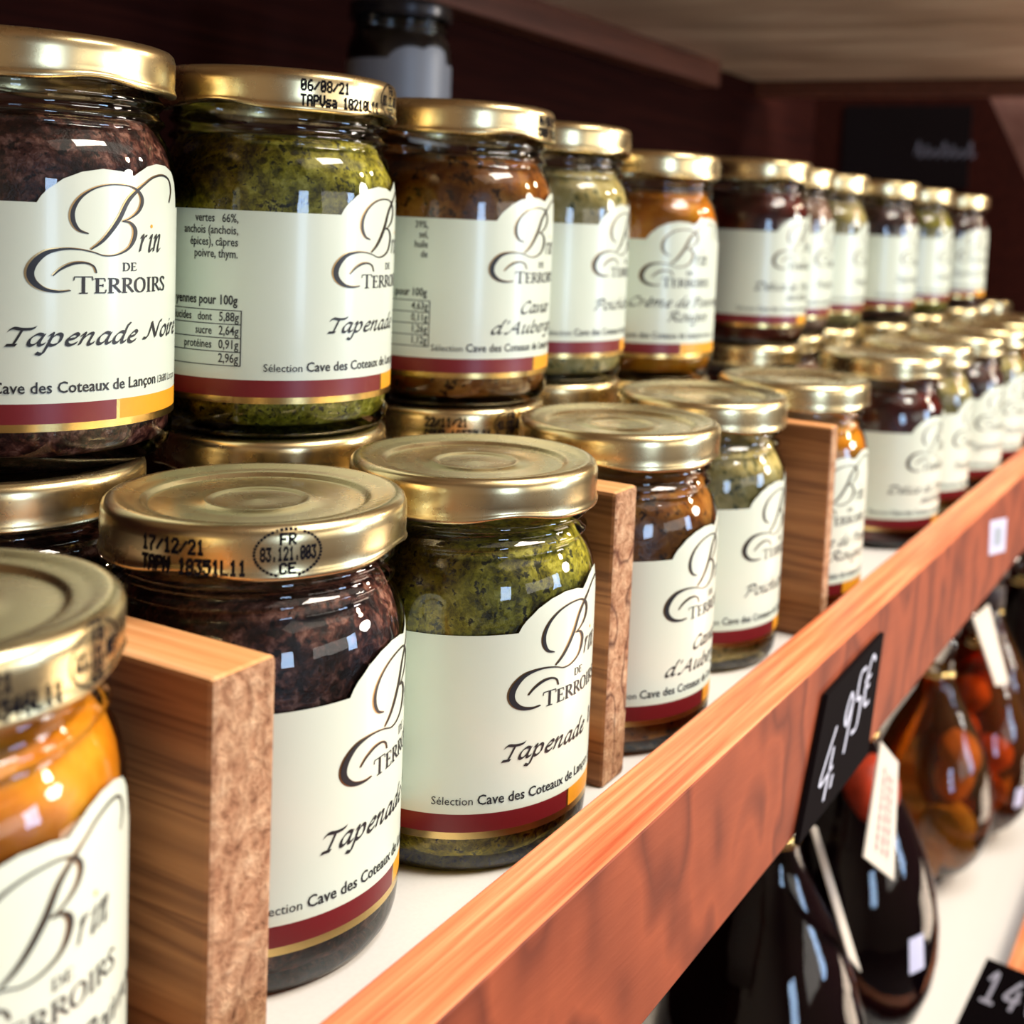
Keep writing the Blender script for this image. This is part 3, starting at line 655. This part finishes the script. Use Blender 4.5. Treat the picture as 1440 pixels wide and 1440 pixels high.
# ------------------------------------------------------------------ liqueur bottles on the lower shelf
BP = [(0, .8), (9, .4), (12.5, 0), (13.5, 1.2), (12.6, 3), (11.6, 4.5), (15, 6.5), (22, 10), (30, 17), (36, 26), (40, 38), (41.5, 50), (41, 62), (38.5, 76), (33.5, 91), (27, 105), (20, 117), (14.5, 127), (11.2, 136), (10, 145), (9.8, 158), (11.2, 159), (11.4, 163), (10, 164), (9.4, 170)]
def bottle(x, y, kind, label, fruit=None, stick=None, s=1.0, tagq=None):
    t = link('liqueur_bottle', None, None, (x, y, ZL)); tag(t, label, 'bottle', 'teardrop liqueur bottles on the lower shelf'); t.scale = (s, s, s)
    link('glass', BG_ME, t)
    link('liquid', LIQ[kind], t)
    link('stopper', STOP, t); link('neck_band', BAND, t)
    if fruit:
        for k, (a, r, z, c) in enumerate(fruit):
            o = link('fruit', FRUIT[c], t, (r * math.cos(a), r * math.sin(a), z)); o.rotation_euler = (k * 1.3, k * .7, k)
    if stick:
        a, z = stick; rr = 41.9
        mb = MB(); n = 5
        for i in range(n):
            for zz in (z - 7, z + 7):
                r = 0
                for (r0, z0), (r1, z1) in zip(BP[6:], BP[7:]):
                    if z0 <= zz <= z1: r = r0 + (r1 - r0) * (zz - z0) / (z1 - z0)
                b = math.radians(a) + (i - 2) * .055
                mb.v.append(((r + .5) * math.cos(b), (r + .5) * math.sin(b), zz))
        for i in range(n - 1): mb.f.append((2 * i, 2 * i + 2, 2 * i + 3, 2 * i + 1)); mb.mi.append(0)
        link('price_sticker', mb.mesh('price_sticker', STICKER), t)
    return t
BG_ME = lathe(BP, 48).mesh('bottle_glass', BOTTLE_GLASS, True)
def liquid(name, col, density):
    m_, nt, b = mat(name); nt.nodes.remove(b)
    tr = N(nt, 'ShaderNodeBsdfTransparent'); tr.inputs[0].default_value = (*col, 1)
    df = N(nt, 'ShaderNodeBsdfDiffuse'); df.inputs[0].default_value = (*[c * .35 for c in col], 1)
    v = coords(nt); f = noise(nt, v, 14, 2)
    k = N(nt, 'ShaderNodeMapRange'); k.inputs[3].default_value = density * .85; k.inputs[4].default_value = min(1, density * 1.15)
    nt.links.new(f, k.inputs[0])
    mx = N(nt, 'ShaderNodeMixShader'); nt.links.new(k.outputs[0], mx.inputs[0]); nt.links.new(tr.outputs[0], mx.inputs[1]); nt.links.new(df.outputs[0], mx.inputs[2])
    nt.links.new(mx.outputs[0], nt.nodes['Material Output'].inputs[0])
    LP = [(0, 5.2), (10, 5.6), (16, 8.2), (28, 16), (34, 24), (38.6, 37), (40.2, 50), (39.8, 62), (37.2, 76), (32.2, 91), (25.8, 105), (18.8, 117), (13.4, 127), (9.8, 137), (0, 138)]
    return lathe(LP, 40).mesh('liquid', m_, True)
LIQ = {'dark': liquid('dark_liqueur', (.035, .012, .018), .9), 'amber': liquid('amber_liqueur', (.88, .58, .26), .14), 'rust': liquid('rust_liqueur', (.86, .38, .10), .22)}
STOP = lathe([(0, 164.5), (8, 164.5), (8.6, 168), (12, 168.4), (12.6, 170), (12.6, 182), (11.5, 184), (0, 184.5)], 32).mesh('stopper', plain('dark_stopper', (.03, .015, .012), .5), True)
BAND = lathe([(10.2, 139), (11.3, 139.3), (11.5, 141), (11.3, 142.7), (10.1, 143)], 32).mesh('neck_band', FOIL, True)
def fruit_mesh(col, name):
    bm = bmesh.new(); bmesh.ops.create_icosphere(bm, subdivisions=3, radius=13 * S)
    for v in bm.verts: v.co.z *= 1.25; v.co *= 1 + .06 * math.sin(v.co.x * 400) * math.cos(v.co.y * 500)
    me = bpy.data.meshes.new('fruit'); bm.to_mesh(me); bm.free(); me.materials.append(content(name, [(.3, tuple(c * .5 for c in col)), (.7, col)], 60)); me.polygons.foreach_set('use_smooth', [True] * len(me.polygons)); return me
FRUIT = {'y': fruit_mesh((.90, .62, .10), 'yellow_fruit'), 'o': fruit_mesh((.90, .34, .03), 'orange_fruit'), 'r': fruit_mesh((.65, .06, .02), 'red_fruit')}
bottle(-4, 335, 'dark', 'nearest near-black teardrop bottle below the rail, cream tag at its side', None, None, 1.16)
bottle(-2, 446, 'dark', 'near-black teardrop bottle with white paper tag and lilac sticker', [(-.6, 12, 118, 'r')], (-25, 62), 1.22)
bottle(-2, 642, 'amber', 'amber teardrop bottle with yellow fruit at the bottom', [(-1.4, 16, 24, 'y'), (-.4, 20, 30, 'y'), (.3, 17, 40, 'y'), (-1.0, 22, 46, 'y'), (.2, 18, 88, 'o'), (.5, 16, 68, 'o')], None)
bottle(12, 718, 'rust', 'rust-coloured teardrop bottle with orange fruit and lilac sticker', [(2.6, 14, 70, 'o'), (2.4, 12, 100, 'o'), (-.8, 14, 40, 'o'), (.6, 14, 60, 'o')], (-30, 45))
bottle(0, 800, 'rust', 'rust-red teardrop bottle farther back on the lower shelf', [(.2, 14, 60, 'r')], None)
bottle(10, 900, 'dark', 'farthest dark teardrop bottle at the right picture edge', None, None)
# paper tags hung on the bottle necks (thin folded card)
def hang_tag(quad, label, prt=False):
    q = [Vector(p) for p in quad]; n = (q[1] - q[0]).cross(q[3] - q[0]).normalized(); mb = MB()
    mb.add([p + n * .4 for p in q] + [p - n * .4 for p in q], [(0, 1, 2, 3), (7, 6, 5, 4), (0, 4, 5, 1), (1, 5, 6, 2), (2, 6, 7, 3), (3, 7, 4, 0)])
    o = link('paper_tag', mb.mesh('paper_tag', TAG)); tag(o, label, 'tag', 'paper tags hanging on the bottle necks')
    if prt:
        mb = MB(); rr_ = random.Random(3)       # faint print, too blurred to read
        for row in (.3, .5, .68):
            u_ = .14
            while u_ < .8:
                wd_ = rr_.uniform(.03, .08); ribbon(mb, [(u_, row), (u_ + wd_, row + .02)], widths=[.07, .07]); u_ += wd_ + .03
        def at(u, v): a = q[3].lerp(q[0], u); b = q[2].lerp(q[1], u); return a.lerp(b, v)
        sgn = 1 if n.dot(cam.location / S - q[0]) > 0 else -1
        mb.v = [tuple(at(x, y) + n * .7 * sgn) for x, y, _ in mb.v]
        link('printed_text', mb.mesh('printed_text', TAGRED), o)
hang_tag([(50.0, 299.4, -46.9), (50.0, 329.4, -66.8), (50.0, 336.2, -120.6), (50.0, 285.7, -87.3)], 'white paper tag with faint red print hanging beside the price card', True)
hang_tag([(30.0, 280.6, -78.1), (30.0, 288.9, -82.3), (30.0, 370.8, -186.7), (30.0, 347.2, -166.6)], 'narrow cream tag seen edge-on against the near-black bottle')
hang_tag([(45.0, 495.3, -52.7), (45.0, 538.2, -56.1), (45.0, 628.6, -130.4), (45.0, 582.1, -117.6)], 'blurred cream tag at the right under the orange rail')
